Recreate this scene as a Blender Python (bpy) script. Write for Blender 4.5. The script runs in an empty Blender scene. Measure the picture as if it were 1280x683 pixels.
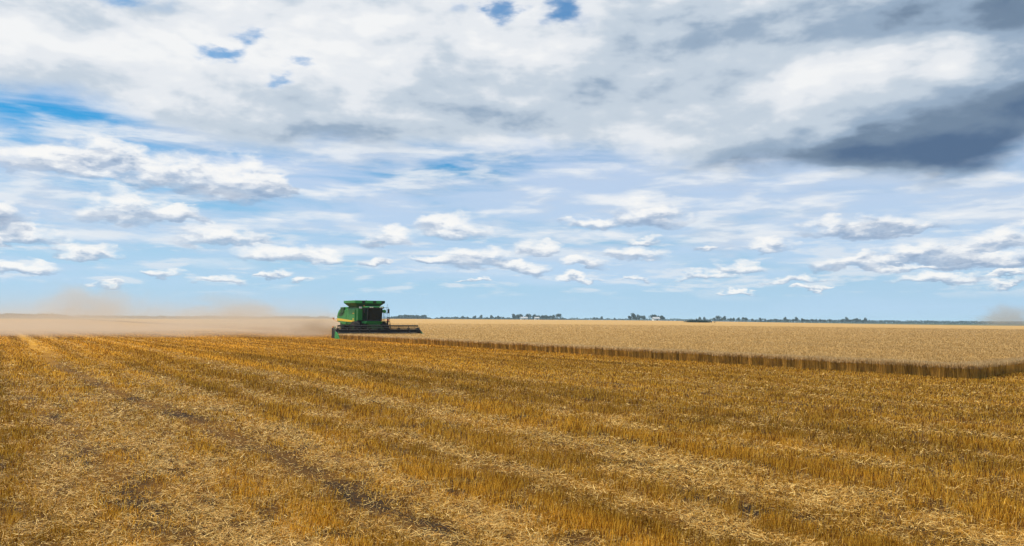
import bpy, bmesh, math, random
import numpy as np
from mathutils import Vector, Matrix

random.seed(7)
rng = np.random.default_rng(11)
sc = bpy.context.scene
col = sc.collection
R = math.radians

# ------------------------------------------------------------------ camera
CAM_H = 2.2
F_PX = 985.0                                   # focal length in px of the 1280 px wide photograph
PITCH, ROLL = R(3.44), R(0.34)
cam_d = bpy.data.cameras.new('camera')
cam_d.sensor_width = 36.0
cam_d.lens = 36.0 * F_PX / 1280.0
cam_d.clip_start, cam_d.clip_end = 0.1, 20000
cam = bpy.data.objects.new('camera', cam_d)
col.objects.link(cam)
CM = Matrix.Rotation(R(90) + PITCH, 4, 'X') @ Matrix.Rotation(ROLL, 4, 'Z')
cam.matrix_world = Matrix.Translation((0, 0, CAM_H)) @ CM
sc.camera = cam

def ray(px, py):
    v = Vector(((px - 640) / F_PX, -(py - 341.5) / F_PX, -1.0))
    return (CM.to_3x3() @ v).normalized()

def azel(px, py):
    d = ray(px, py)
    return math.degrees(math.atan2(d.x, d.y)), math.degrees(math.asin(d.z))

def at_depth(px, depth):                       # ground x for a photo column at a given depth
    d = ray(px, 400)
    return d.x / d.y * depth

# ------------------------------------------------------------------ exposure
sc.render.engine = 'CYCLES'
sc.view_settings.view_transform = 'Standard'
sc.view_settings.look = 'None'
sc.view_settings.exposure = 0.235
sc.view_settings.gamma = 1.0
sc.view_settings.use_curve_mapping = False
sc.cycles.max_bounces = 6
sc.cycles.diffuse_bounces = 2
sc.cycles.volume_bounces = 1
sc.cycles.transparent_max_bounces = 12

SUN_AZ, SUN_EL = -50.0, 52.0                   # degrees right of straight ahead, above horizon

# ------------------------------------------------------------------ node helpers
class E:
    """small expression wrapper round shader sockets"""
    nt = None
    def __init__(s, sock): s.s = sock
    @staticmethod
    def m(op, a, b=None, c=None, clamp=False):
        n = E.nt.nodes.new('ShaderNodeMath'); n.operation = op; n.use_clamp = clamp
        for i, v in enumerate((a, b, c)):
            if v is None: continue
            if isinstance(v, E): E.nt.links.new(v.s, n.inputs[i])
            else: n.inputs[i].default_value = v
        return E(n.outputs[0])
    def __add__(a, b): return E.m('ADD', a, b)
    def __radd__(a, b): return E.m('ADD', a, b)
    def __sub__(a, b): return E.m('SUBTRACT', a, b)
    def __rsub__(a, b): return E.m('SUBTRACT', b, a)
    def __mul__(a, b): return E.m('MULTIPLY', a, b)
    def __rmul__(a, b): return E.m('MULTIPLY', a, b)
    def __truediv__(a, b): return E.m('DIVIDE', a, b)

def vm(op, a, b=None, c=None, out=0):
    n = E.nt.nodes.new('ShaderNodeVectorMath'); n.operation = op
    for i, v in enumerate((a, b, c)):
        if v is None: continue
        if isinstance(v, E): E.nt.links.new(v.s, n.inputs[i])
        else: n.inputs[i].default_value = v
    return E(n.outputs[out])

def comb(x, y, z):
    n = E.nt.nodes.new('ShaderNodeCombineXYZ')
    for i, v in enumerate((x, y, z)):
        if isinstance(v, E): E.nt.links.new(v.s, n.inputs[i])
        else: n.inputs[i].default_value = v
    return E(n.outputs[0])

def sep(v):
    n = E.nt.nodes.new('ShaderNodeSeparateXYZ'); E.nt.links.new(v.s, n.inputs[0])
    return [E(o) for o in n.outputs]

def noise(vec, scale, detail=4, rough=0.5, dist=0.0, color=False, lac=2.0):
    n = E.nt.nodes.new('ShaderNodeTexNoise')
    if vec is not None: E.nt.links.new(vec.s, n.inputs['Vector'])
    n.inputs['Scale'].default_value = scale
    n.inputs['Detail'].default_value = detail
    n.inputs['Roughness'].default_value = rough
    n.inputs['Lacunarity'].default_value = lac
    n.inputs['Distortion'].default_value = dist
    return E(n.outputs['Color' if color else 'Fac'])

def sstep(x, a, b, lo=0.0, hi=1.0):
    n = E.nt.nodes.new('ShaderNodeMapRange'); n.interpolation_type = 'SMOOTHSTEP'
    E.nt.links.new(x.s, n.inputs['Value'])
    n.inputs['From Min'].default_value = a; n.inputs['From Max'].default_value = b
    n.inputs['To Min'].default_value = lo; n.inputs['To Max'].default_value = hi
    return E(n.outputs['Result'])

def mixc(f, a, b, mode='MIX'):
    n = E.nt.nodes.new('ShaderNodeMix'); n.data_type = 'RGBA'; n.blend_type = mode
    n.clamp_factor = True
    for k, v in ((0, f), (6, a), (7, b)):
        if isinstance(v, E): E.nt.links.new(v.s, n.inputs[k])
        elif k == 0: n.inputs[0].default_value = v
        else: n.inputs[k].default_value = (*v, 1.0)
    return E(n.outputs[2])

# ------------------------------------------------------------------ world: blue sky and clouds
world = bpy.data.worlds.new('World'); sc.world = world
world.use_nodes = True
E.nt = world.node_tree
E.nt.nodes.clear()
tc = E.nt.nodes.new('ShaderNodeTexCoord')
D = E(tc.outputs['Generated'])
dx, dy, dz = sep(D)
U = E.m('ARCTAN2', dx, dy) * 57.2958
V = E.m('ARCSINE', dz) * 57.2958
sky = E.nt.nodes.new('ShaderNodeTexSky'); sky.sky_type = 'NISHITA'
sky.sun_disc = False
sky.sun_elevation = R(SUN_EL); sky.sun_rotation = R(SUN_AZ)
sky.air_density = 1.1; sky.dust_density = 0.6; sky.ozone_density = 2.0
blue = vm('MULTIPLY', E(sky.outputs[0]), (.10, .60, .90))

DS = vm('MULTIPLY', D, (1, 1, 2.4))
DW = vm('MULTIPLY', D, (1, 1, 2.3))
w1 = vm('SUBTRACT', noise(DS, 5.0, 5, 0.55, color=True), (0.5, 0.5, 0.5))
w2 = vm('SUBTRACT', noise(DS, 24.0, 6, 0.56, color=True), (0.5, 0.5, 0.5))
P = comb(U, V, 0.0)
Pbig = vm('MULTIPLY_ADD', w1, (9.0, 4.0, 0), P)
Psm = vm('MULTIPLY_ADD', w2, (4.2, 2.2, 0), P)

def trip(v):                                   # (v,v,v)
    return comb(v, v, v)

def packs(lst, n=3):
    for i in range(0, len(lst), n):
        ch = lst[i:i+n]
        while len(ch) < n: ch = ch + [None]
        yield ch

def kernel_sum(Pv, blobs):
    """blobs: (px, py, rx_px, ry_px, amplitude) -> sum of soft bumps"""
    x, y, _ = sep(Pv)
    X, Y = trip(x), trip(y)
    tot = None
    for ch in packs(blobs):
        sx, ox, sy, oy, am = [], [], [], [], []
        for b in ch:
            if b is None:
                sx.append(0); ox.append(9); sy.append(0); oy.append(9); am.append(0); continue
            a, e = azel(b[0], b[1]); rx = b[2] * .0575; ry = b[3] * .0575
            sx.append(1/rx); ox.append(-a/rx); sy.append(1/ry); oy.append(-e/ry); am.append(b[4])
        qx = vm('MULTIPLY_ADD', X, tuple(sx), tuple(ox))
        qy = vm('MULTIPLY_ADD', Y, tuple(sy), tuple(oy))
        r2 = vm('MULTIPLY_ADD', qx, qx, vm('MULTIPLY', qy, qy))
        k = vm('MAXIMUM', vm('SUBTRACT', (1, 1, 1), r2), (0, 0, 0))
        k2 = vm('MULTIPLY', k, k)
        d = vm('DOT_PRODUCT', k2, tuple(am), out=1)
        tot = d if tot is None else tot + d
    return tot

# high thin veil over the blue
veil_n = noise(vm('MULTIPLY', D, (1, 1, 7)), 3.2, 6, 0.58, 0.6)
veil_b = kernel_sum(Pbig, [(70, 142, 170, 22, -.16), (560, 224, 120, 10, -.24), (420, 205, 260, 40, .12), (250, 375, 700, 40, -.25),
                           (900, 250, 420, 50, .16), (1000, 375, 700, 40, -.25), (1150, 300, 260, 70, .12)])
veil = sstep(veil_n + veil_b, 0.26, 0.62, 0.0, 0.88)

# upper deck of stratocumulus: above a wavy lower edge
fc = E.nt.nodes.new('ShaderNodeFloatCurve')
edge_px = [(-120, 100), (0, 112), (90, 128), (170, 158), (260, 176), (350, 186), (440, 178), (540, 192), (660, 186), (770, 192), (870, 206), (1000, 216), (1120, 222), (1225, 214), (1290, 178), (1400, 150)]
cur = fc.mapping.curves[0]
fc.mapping.use_clip = False
pts = [(azel(x, y)) for x, y in edge_px]
norm = [((a + 60) / 120, e / 40) for a, e in pts]
norm = [(0.0, .45)] + norm + [(1.0, .42)]
cur.points[0].location = norm[0]; cur.points[1].location = norm[-1]
for p_ in norm[1:-1]: cur.points.new(*p_)
fc.mapping.update()
E.nt.links.new(((U + 60.0) * (1 / 120.0)).s, fc.inputs['Value'])
Vb = E(fc.outputs[0]) * 40.0
n_puff0 = noise(DS, 22.0, 6, 0.6)
n_deck = noise(DW, 3.6, 7, 0.50, 0.25)
n_det = noise(DW, 12.0, 7, 0.55, 0.15)
_, vwarp, _ = sep(vm('MULTIPLY_ADD', w2, (0, 1.5, 0), vm('MULTIPLY_ADD', w1, (0, 3.0, 0), P)))
holes = kernel_sum(Psm, [(268, 68, 40, 15, 1.3), (292, 62, 26, 12, .9), (312, 44, 24, 16, 1.1), (370, 78, 22, 13, 1.0), (352, 101, 26, 11, 1.2),
                         (627, 12, 34, 26, 1.6), (702, 10, 44, 26, 1.6), (580, 8, 24, 14, .8), (150, 2, 40, 14, .9), (640, 160, 1, 1, 0),
                         (735, 30, 30, 18, .4), (100, 150, 110, 16, .5), (200, 6, 50, 16, .5)])
deck_f = E.m('MINIMUM', (vwarp - Vb) * 0.42, 0.85) + (n_deck - 0.5) * 1.6 + (n_det - 0.5) * 0.8
hole_f = holes + (n_puff0 - 0.5) * 1.6 * sstep(holes, 0.0, 0.3)
deck_a = sstep(deck_f, -0.40, 0.60) * sstep(hole_f, 0.0, 1.6, 1.0, 0.08)

# shading of the deck: finite differences of the cloud noise towards the sun
n_deck2 = noise(vm('ADD', DW, (-0.05, 0.0, 0.085)), 3.6, 7, 0.50, 0.25)
n_det2 = noise(vm('ADD', DW, (-0.014, 0.0, 0.035)), 12.0, 7, 0.55, 0.15)
n_mid = noise(vm('MULTIPLY', D, (1, 1, 3.4)), 6.5, 5, 0.5, 0.4)
relief = (n_deck - n_deck2) * 1.9 + (n_det - n_det2) * 1.1 + (n_mid - .5) * .5
dark = kernel_sum(Pbig, [(1278, 140, 190, 105, .52), (1150, 165, 340, 84, .44), (1010, 200, 240, 26, .34), (1130, 196, 170, 36, .36), (1190, 22, 210, 34, .65), (1290, 60, 70, 120, .4),
                         (880, 90, 260, 110, .34), (990, 180, 210, 36, .35), (720, 150, 220, 60, .22), (560, 110, 130, 40, .20), (400, 165, 230, 24, .25), (800, 205, 200, 14, .25),
                         (150, 110, 200, 40, .10), (380, 120, 160, 30, .22), (620, 150, 180, 26, .2), (480, 12, 140, 20, .25), (1000, 30, 200, 40, .25), (1220, 95, 70, 22, -.45), (1060, 165, 110, 22, -.22), (620, 90, 200, 60, -.06),
                         (1200, 196, 90, 34, .34), (730, 232, 300, 20, .1)])
dk = dark * (0.75 + n_deck * 0.5) - relief * E.m('MAXIMUM', 1.1 - dark * 0.30, 0.70) + (n_deck - .5) * .45 + (n_det - .5) * (0.15 + dark * .7)

def ramp(x, stops):
    n = E.nt.nodes.new('ShaderNodeValToRGB')
    E.nt.links.new(x.s, n.inputs[0])
    cr = n.color_ramp; cr.interpolation = 'EASE'
    cr.elements[0].position = stops[0][0]; cr.elements[0].color = (*stops[0][1], 1)
    cr.elements[1].position = stops[-1][0]; cr.elements[1].color = (*stops[-1][1], 1)
    for p_, c_ in stops[1:-1]:
        e = cr.elements.new(p_); e.color = (*c_, 1)
    return E(n.outputs[0])
deck_c = ramp(dk * 0.60 + 0.205, [(0.0, (.90, .91, .92)), (.16, (.80, .83, .87)), (.36, (.56, .64, .73)), (.56, (.32, .42, .55)), (.76, (.17, .245, .35)), (1.0, (.09, .155, .27))])

# placed cumulus clouds (px, base y, half width, height, grey)
cumuli = [(300, 240, 66, 54, .15), (345, 240, 30, 22, .6), (215, 226, 70, 42, .2), (70, 212, 80, 32, .1), (130, 200, 60, 36, .3), (160, 270, 66, 36, .1), (222, 274, 44, 20, .2),
          (2, 283, 30, 34, .5), (276, 302, 66, 23, .1), (38, 302, 52, 18, .1), (108, 319, 48, 15, .1), (352, 322, 70, 17, .1), (414, 327, 30, 18, .0), (25, 337, 42, 13, .1),
          (562, 289, 52, 28, .0), (486, 302, 34, 22, .1), (590, 330, 66, 26, .3), (648, 338, 50, 14, .2), (672, 314, 36, 18, .1), (732, 282, 34, 14, .1),
          (793, 321, 52, 16, .0), (812, 278, 60, 32, .35), (732, 332, 36, 13, .1), (796, 304, 40, 11, .1), (962, 313, 40, 16, .0), (930, 337, 36, 13, .1),
          (1085, 290, 90, 24, .6), (1066, 334, 66, 16, .2), (1160, 324, 80, 20, .5), (1240, 334, 70, 16, .8), (1250, 308, 60, 24, .2), (1180, 352, 60, 10, .1),
          (200, 342, 26, 10, .0), (278, 351, 34, 9, .0), (345, 346, 24, 8, .1), (130, 357, 22, 6, .1), (382, 354, 16, 6, .0), (726, 350, 34, 8, .0), (790, 354, 20, 6, .0),
          (882, 347, 44, 10, .1), (1000, 352, 44, 9, .1), (1012, 364, 30, 5, .1), (920, 366, 26, 5, .1), (590, 350, 34, 6, .1), (1270, 356, 30, 8, .1), (545, 330, 30, 10, .1), (890, 314, 18, 8, .1), (470, 330, 26, 8, .3), (1130, 338, 40, 8, .1)]
while len(cumuli) % 3: cumuli.append((1255, 345, 24, 7, .1))
xs, ys, _ = sep(Psm)
X3, Y3 = trip(xs), trip(ys)
V3 = trip(V)
wsum = None; ysum = None; gsum = None; amax = None
for ch in packs(cumuli):
    sx, ox, sy, oy, gr = [], [], [], [], []
    for b in ch:
        a, e = azel(b[0], b[1]); rx = b[2] * .0575; ry = b[3] * .0575
        sx.append(1/rx); ox.append(-a/rx); sy.append(1/ry); oy.append(-e/ry); gr.append(b[4])
    qx = vm('MULTIPLY_ADD', X3, tuple(sx), tuple(ox))
    qy = vm('MULTIPLY_ADD', Y3, tuple(sy), tuple(oy))
    qd = vm('MAXIMUM', qy, vm('MULTIPLY', qy, (-3.2, -3.2, -3.2)))
    r2 = vm('MULTIPLY_ADD', qx, qx, vm('MULTIPLY', qd, qd))
    k = vm('MAXIMUM', vm('SUBTRACT', (1, 1, 1), r2), (0, 0, 0))
    w_ = vm('DOT_PRODUCT', k, (1, 1, 1), out=1)
    y_ = vm('DOT_PRODUCT', k, qy, out=1)
    g_ = vm('DOT_PRODUCT', k, tuple(gr), out=1)
    if wsum is None: wsum, ysum, gsum = w_, y_, g_
    else: wsum, ysum, gsum = wsum + w_, ysum + y_, gsum + g_
cu_y0 = ysum / (wsum + 0.02)
n_puff = noise(DS, 30.0, 8, 0.57, 0.15)
n_puff2 = noise(vm('ADD', DS, (-0.006, 0.0, 0.014)), 30.0, 8, 0.57, 0.15)
cu_f = wsum + (n_puff - 0.5) * 2.1
cu_a = sstep(cu_f, -0.05, 0.95) * sstep(wsum, 0.0, 0.25) * sstep(cu_y0, -0.35, 0.3, 0.58, 0.95)
cu_y = ysum / (wsum + 0.02)
cu_g = gsum / (wsum + 0.02)
cu_s = cu_y * 1.45 + (n_puff - n_puff2) * 1.35 + (n_puff - .5) * .4 - cu_g * 0.55 + 0.42
cu_c = ramp(cu_s, [(0.0, (.28, .37, .53)), (.30, (.42, .51, .65)), (.52, (.66, .71, .79)), (.78, (.90, .91, .92)), (1.0, (.97, .96, .94))])

# tiny far cumulus close to the horizon and everywhere round the compass
n_far = noise(vm('MULTIPLY', D, (1, 1, 6.0)), 17.0, 6, 0.55)
band = sstep(V, 1.2, 2.6) * sstep(V, 5.0, 8.5, 1.0, 0.0)
far_a = sstep(n_far, 0.50, 0.66) * band * 0.75

n_s1 = noise(vm('MULTIPLY', D, (1, 1, 5.5)), 9.0, 7, 0.55, 0.2)
n_s2 = noise(vm('ADD', vm('MULTIPLY', D, (1, 1, 5.5)), (-0.01, 0, 0.07)), 9.0, 7, 0.55, 0.2)
soft_a = sstep(n_s1, 0.42, 0.68) * sstep(V, 2.0, 6.0) * sstep(V, 12.0, 17.0, 1.0, 0.15) * 0.85
soft_s = (n_s1 - n_s2) * 2.2 + 0.5
soft_c = ramp(soft_s, [(0.0, (.42, .52, .68)), (.4, (.60, .68, .80)), (.7, (.80, .84, .89)), (1.0, (.90, .91, .92))])
strg = 10.0
veil_c = (.56, .67, .86)
c = mixc(veil * sstep(hole_f, 0.2, 1.2, 1.0, 0.15), blue, tuple(v * strg for v in veil_c))
# pale milky blue towards the horizon
c = mixc(sstep(V, 0.0, 12.0, 0.92, 0.0), c, tuple(v * strg for v in (.47, .67, .88)))
c = mixc(soft_a, c, vm('MULTIPLY', soft_c, (strg, strg, strg)))
c = mixc(far_a, c, tuple(v * strg for v in (.74, .80, .87)))
c = mixc(deck_a, c, vm('SCALE', deck_c, None))
sc_node = c.s.node
def scale10(v):
    return vm('MULTIPLY', v, (strg, strg, strg))
# relink deck colour through a proper scale
E.nt.links.new(scale10(deck_c).s, sc_node.inputs[7])
c = mixc(cu_a, c, scale10(cu_c))
bg = E.nt.nodes.new('ShaderNodeBackground'); bg.inputs['Strength'].default_value = 0.085
E.nt.links.new(c.s, bg.inputs['Color'])
wo = E.nt.nodes.new('ShaderNodeOutputWorld')
E.nt.links.new(bg.outputs[0], wo.inputs['Surface'])
world.cycles.sampling_method = 'MANUAL'
world.cycles.sample_map_resolution = 512

# ------------------------------------------------------------------ sun
sun_d = bpy.data.lights.new('sun', 'SUN'); sun_d.energy = 5.0; sun_d.angle = R(0.53)
sun_d.color = (1.0, 0.92, 0.80)
sun = bpy.data.objects.new('sun', sun_d); col.objects.link(sun)
sd = Vector((math.sin(R(SUN_AZ)) * math.cos(R(SUN_EL)), math.cos(R(SUN_AZ)) * math.cos(R(SUN_EL)), math.sin(R(SUN_EL))))
sun.rotation_euler = sd.to_track_quat('Z', 'Y').to_euler()

# ------------------------------------------------------------------ field coordinates
# h: direction the rows run (and the combine drives), n: across the rows towards the standing crop
HX, HY = 0.545, -0.8385
NX, NY = 0.8385, 0.545
V_EDGE, S_CUT, V_CUT = 31.7, -84.6, 41.9
S_COR = -16.0
def sv(x, y): return HX * x + HY * y, NX * x + NY * y
def xy(s, v): return HX * s + NX * v, HY * s + NY * v

def smooth(a, b, x):
    t = np.clip((x - a) / (b - a), 0, 1); return t * t * (3 - 2 * t)

def gz(x, y):
    """gentle rise of the far plain"""
    x = np.asarray(x, float); y = np.asarray(y, float)
    d = np.hypot(x, y); az = np.degrees(np.arctan2(x, y))
    b = 1.15 + 1.15 * smooth(-26, -8, az) - 2.3 * smooth(6, 33, az)
    b = np.where(np.abs(az) > 60, 0.6, b)
    return b * smooth(120, 620, d)

def hash2(ix, iy, seed):
    h = (ix.astype(np.int64) * 374761393 + iy.astype(np.int64) * 668265263 + seed * 1442695041) & 0xffffffff
    h = ((h ^ (h >> 13)) * 1274126177) & 0xffffffff
    return ((h ^ (h >> 16)) & 0xffffff) / float(0xffffff)

def vnoise(x, y, seed=0):
    ix = np.floor(x); iy = np.floor(y); fx = x - ix; fy = y - iy
    fx = fx * fx * (3 - 2 * fx); fy = fy * fy * (3 - 2 * fy)
    a = hash2(ix, iy, seed); b = hash2(ix + 1, iy, seed); c_ = hash2(ix, iy + 1, seed); d = hash2(ix + 1, iy + 1, seed)
    return (a * (1 - fx) + b * fx) * (1 - fy) + (c_ * (1 - fx) + d * fx) * fy

def fbm(x, y, seed=0, o=3):
    t = 0; a = 0.5; tot = 0
    for i in range(o):
        t = t + a * vnoise(x * 2 ** i, y * 2 ** i, seed + i * 17); tot += a; a *= .5
    return t / tot

# ------------------------------------------------------------------ material helpers
def new_mat(name):
    m = bpy.data.materials.new(name); m.use_nodes = True
    m.node_tree.nodes.clear(); E.nt = m.node_tree
    return m

def out_surface(sock, vol=False):
    o = E.nt.nodes.new('ShaderNodeOutputMaterial')
    E.nt.links.new(sock, o.inputs['Volume' if vol else 'Surface'])

def principled(color, rough=0.6, metal=0.0, spec=0.5, bump=None, coat=0.0, alpha=None, bdist=0.05, bstr=.5):
    b = E.nt.nodes.new('ShaderNodeBsdfPrincipled')
    for k, v in (('Base Color', color), ('Roughness', rough), ('Metallic', metal), ('Specular IOR Level', spec), ('Coat Weight', coat), ('Alpha', alpha)):
        if v is None: continue
        if isinstance(v, E): E.nt.links.new(v.s, b.inputs[k])
        elif k == 'Base Color': b.inputs[k].default_value = (*v, 1)
        else: b.inputs[k].default_value = v
    if bump is not None:
        bn = E.nt.nodes.new('ShaderNodeBump'); bn.inputs['Distance'].default_value = bdist; bn.inputs['Strength'].default_value = bstr
        E.nt.links.new(bump.s, bn.inputs['Height']); E.nt.links.new(bn.outputs[0], b.inputs['Normal'])
    return b

def objpos():
    g = E.nt.nodes.new('ShaderNodeTexCoord'); return E(g.outputs['Object'])

def worldpos():
    g = E.nt.nodes.new('ShaderNodeNewGeometry'); return E(g.outputs['Position'])

def paint(name, c, rough=.45, dirt=.35, dirtc=(.33, .25, .15), metal=0.0, coat=0.0):
    m = new_mat(name); p = objpos()
    n1 = noise(p, 1.3, 6, .65); n2 = noise(p, 9, 4, .6)
    f = sstep(n1 * .7 + n2 * .3, .40, .70, 0.04, dirt)
    cc = mixc(f, c, dirtc)
    r = sstep(n2, .3, .7, rough - .08, rough + .2)
    out_surface(principled(cc, r, metal, .3, coat=coat).outputs[0]); return m

# ------------------------------------------------------------------ mesh helpers
def tag(o, label=None, cat=None, group=None, kind=None):
    if label: o['label'] = label
    if cat: o['category'] = cat
    if group: o['group'] = group
    if kind: o['kind'] = kind
    return o

def link_mesh(name, verts, faces, mat, parent=None, smooth_=False):
    me = bpy.data.meshes.new(name); me.from_pydata(verts, [], faces); me.materials.append(mat)
    if smooth_: me.polygons.foreach_set('use_smooth', [True] * len(me.polygons))
    o = bpy.data.objects.new(name, me); col.objects.link(o); o.parent = parent
    return o

def np_mesh(name, V4, mat, cols=None):
    """V4: (N,k,3) one face of k corners per row; cols (N,3) or (N,k,3)"""
    N, k, _ = V4.shape
    me = bpy.data.meshes.new(name)
    me.vertices.add(N * k); me.loops.add(N * k); me.polygons.add(N)
    me.vertices.foreach_set('co', V4.astype(np.float32).ravel())
    me.loops.foreach_set('vertex_index', np.arange(N * k, dtype=np.int32))
    me.polygons.foreach_set('loop_start', np.arange(0, N * k, k, dtype=np.int32))
    try: me.polygons.foreach_set('loop_total', np.full(N, k, dtype=np.int32))
    except Exception: pass
    if cols is not None:
        if cols.ndim == 2: cols = np.repeat(cols[:, None, :], k, axis=1)
        a = me.attributes.new('tint', 'FLOAT_COLOR', 'POINT')
        a.data.foreach_set('color', np.concatenate([cols, np.ones((N, k, 1))], axis=2).astype(np.float32).ravel())
    me.materials.append(mat)
    me.update(calc_edges=True)
    o = bpy.data.objects.new(name, me); col.objects.link(o)
    return o

# ------------------------------------------------------------------ ground
def ground_nodes(p, s_, v_):
    """litter and soil colour of the stubble ground, rows run along s"""
    q = comb(s_ * 0.05, v_, 0.0)
    bandn = noise(q, 0.55, 4, .55)
    blot = noise(comb(s_ * .35, v_, 0.0), 1.1, 6, .65)
    fine = noise(p, 14, 5, .7)
    return bandn, blot, fine

m_ground = new_mat('stubble_ground')
p = worldpos(); gx, gy, _ = sep(p)
s_ = gx * HX + gy * HY; v_ = gx * NX + gy * NY
bandn, blot, fine = ground_nodes(p, s_, v_)
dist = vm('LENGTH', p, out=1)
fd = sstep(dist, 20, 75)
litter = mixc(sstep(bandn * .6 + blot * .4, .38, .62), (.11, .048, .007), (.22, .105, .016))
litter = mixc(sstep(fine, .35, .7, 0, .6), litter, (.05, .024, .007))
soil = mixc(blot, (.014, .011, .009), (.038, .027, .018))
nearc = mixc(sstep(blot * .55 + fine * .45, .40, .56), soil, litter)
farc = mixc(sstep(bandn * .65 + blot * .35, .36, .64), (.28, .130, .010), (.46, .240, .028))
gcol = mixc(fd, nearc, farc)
# beyond the wheat: dark green and pale strips of other fields
strip = noise(comb(gx * .0006, gy * .006, 0.0), 3.0, 3, .5)
farf = mixc(sstep(strip, .42, .58), (.045, .065, .022), (.10, .095, .04))
gcol = mixc(sstep(dist, 640, 660), gcol, farf)
hb = fine * 1.0 + blot * .6 + noise(p, 55, 3, .6) * .35
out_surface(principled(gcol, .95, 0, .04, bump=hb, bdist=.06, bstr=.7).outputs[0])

rad = [0.0] + list(np.geomspace(1.5, 5200, 110))
NA = 240
verts = [(0, 0, 0)]; faces = []
for i, r_ in enumerate(rad[1:]):
    a = np.linspace(0, 2 * np.pi, NA, endpoint=False)
    X = r_ * np.sin(a); Y = r_ * np.cos(a); Z = gz(X, Y)
    verts += list(zip(X.tolist(), Y.tolist(), Z.tolist()))
for j in range(NA):
    faces.append((0, 1 + (j + 1) % NA, 1 + j))
for i in range(len(rad) - 2):
    b0 = 1 + i * NA; b1 = b0 + NA
    for j in range(NA):
        k = (j + 1) % NA
        faces.append((b0 + j, b0 + k, b1 + k, b1 + j))
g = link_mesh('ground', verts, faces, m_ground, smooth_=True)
tag(g, 'golden cut stubble plain with dark soil showing through', 'ground', kind='structure')

# ------------------------------------------------------------------ straw material (translucent blades, tint per blade)
def straw_mat(name, trans=.3, rough=.6):
    m = new_mat(name)
    at = E.nt.nodes.new('ShaderNodeAttribute'); at.attribute_name = 'tint'
    b = principled(E(at.outputs['Color']), rough, 0, .12)
    t = E.nt.nodes.new('ShaderNodeBsdfTranslucent'); E.nt.links.new(at.outputs['Color'], t.inputs[0])
    mx = E.nt.nodes.new('ShaderNodeMixShader'); mx.inputs[0].default_value = trans
    E.nt.links.new(b.outputs[0], mx.inputs[1]); E.nt.links.new(t.outputs[0], mx.inputs[2])
    out_surface(mx.outputs[0]); return m
m_straw = straw_mat('straw', .22)
m_wheat = straw_mat('ripe_wheat', .45)

# ------------------------------------------------------------------ stubble pattern
def gauss(x, c_, w): return np.exp(-((x - c_) / w) ** 2)

def pattern(x, y):
    s, v = sv(x, y)
    wob = (vnoise(s * .07, v * .15, 3) - .5) * .45 + (vnoise(s * .5, v * .5, 5) - .5) * .30
    c_ = v + wob
    # the field bends towards the left far away, so tracks drift
    ctr = v + 1.5 * smooth(-10, -42, s) + (vnoise(s * .12, s * 0, 9) - .5) * .5
    light = (vnoise(s * .02, c_ * 1.7, 21) - .5) * 1.15 + (vnoise(s * .05, c_ * .5, 23) - .5) * .5 + (fbm(s * .8, v * 1.7, 29, 4) - .5) * 2.1
    light += .45 * gauss(c_, 8.9, .6) + .45 * gauss(c_, 11.4, .5) + .5 * gauss(c_, 6.6, .35) + .6 * gauss(c_, 4.9, .5) + .6 * gauss(c_, 2.6, .5) + .5 * gauss(c_, -.4, .8)
    light -= .65 * gauss(c_, 5.8, .3) + .6 * gauss(c_, 7.5, .45) + .65 * gauss(c_, 10.2, .5) + .35 * gauss(c_, 12.6, .5) + .3 * gauss(c_, 14.8, .5)
    light *= 1 - .45 * smooth(9, 20, v)
    tr = gauss(ctr, 3.9, .24) + .55 * gauss(ctr, 1.55, .26) * smooth(-42, -16, s)
    tr += .8 * gauss(v + (vnoise(s * .2, s * 0, 19) - .5) * .5, 18.0, .25) * smooth(-30, -24, s) * (1 - .3 * vnoise(s * .5, v, 3))
    blotch = fbm(s * 1.3, v * 3.2, 41, 4)
    bare = np.clip(tr * 1.6 * (.35 + .65 * smooth(.30, .55, blotch)) + 1.0 * smooth(.61, .69, fbm(s * 2.2, v * 5.5, 43, 4)) * smooth(26, 10, np.hypot(x, y)) * smooth(12, 4, v), 0, 1)
    return s, v, light, tr, bare

def blades(P0, direction, L, W, face):
    """tapered quads: P0 base (N,3), direction unit (N,3)"""
    side = np.cross(direction, face); side /= (np.linalg.norm(side, axis=1, keepdims=True) + 1e-9)
    T = P0 + direction * L[:, None]
    w = (W * .5)[:, None]
    return np.stack([P0 - side * w, P0 + side * w, T + side * w * .55, T - side * w * .55], axis=1)

def polar(N, r0, r1, half=R(50), power=0.0):
    r_ = r0 * (r1 / r0) ** rng.random(N); a = (rng.random(N) * 2 - 1) * half
    return r_ * np.sin(a), r_ * np.cos(a), r_

def in_crop(x, y, margin=0.0):
    s, v = sv(x, y)
    sr = S_COR - .190 * (v - V_EDGE)
    e = np.where(s < S_CUT, V_CUT, V_EDGE)
    return (v > e - margin) & (s < sr + margin)

def unit(a): return a / (np.linalg.norm(a, axis=1, keepdims=True) + 1e-9)

# standing stubble
N = 1350000
x, y, d = polar(N, 4.8, 150)
s, v, light, tr, bare = pattern(x, y)
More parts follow.
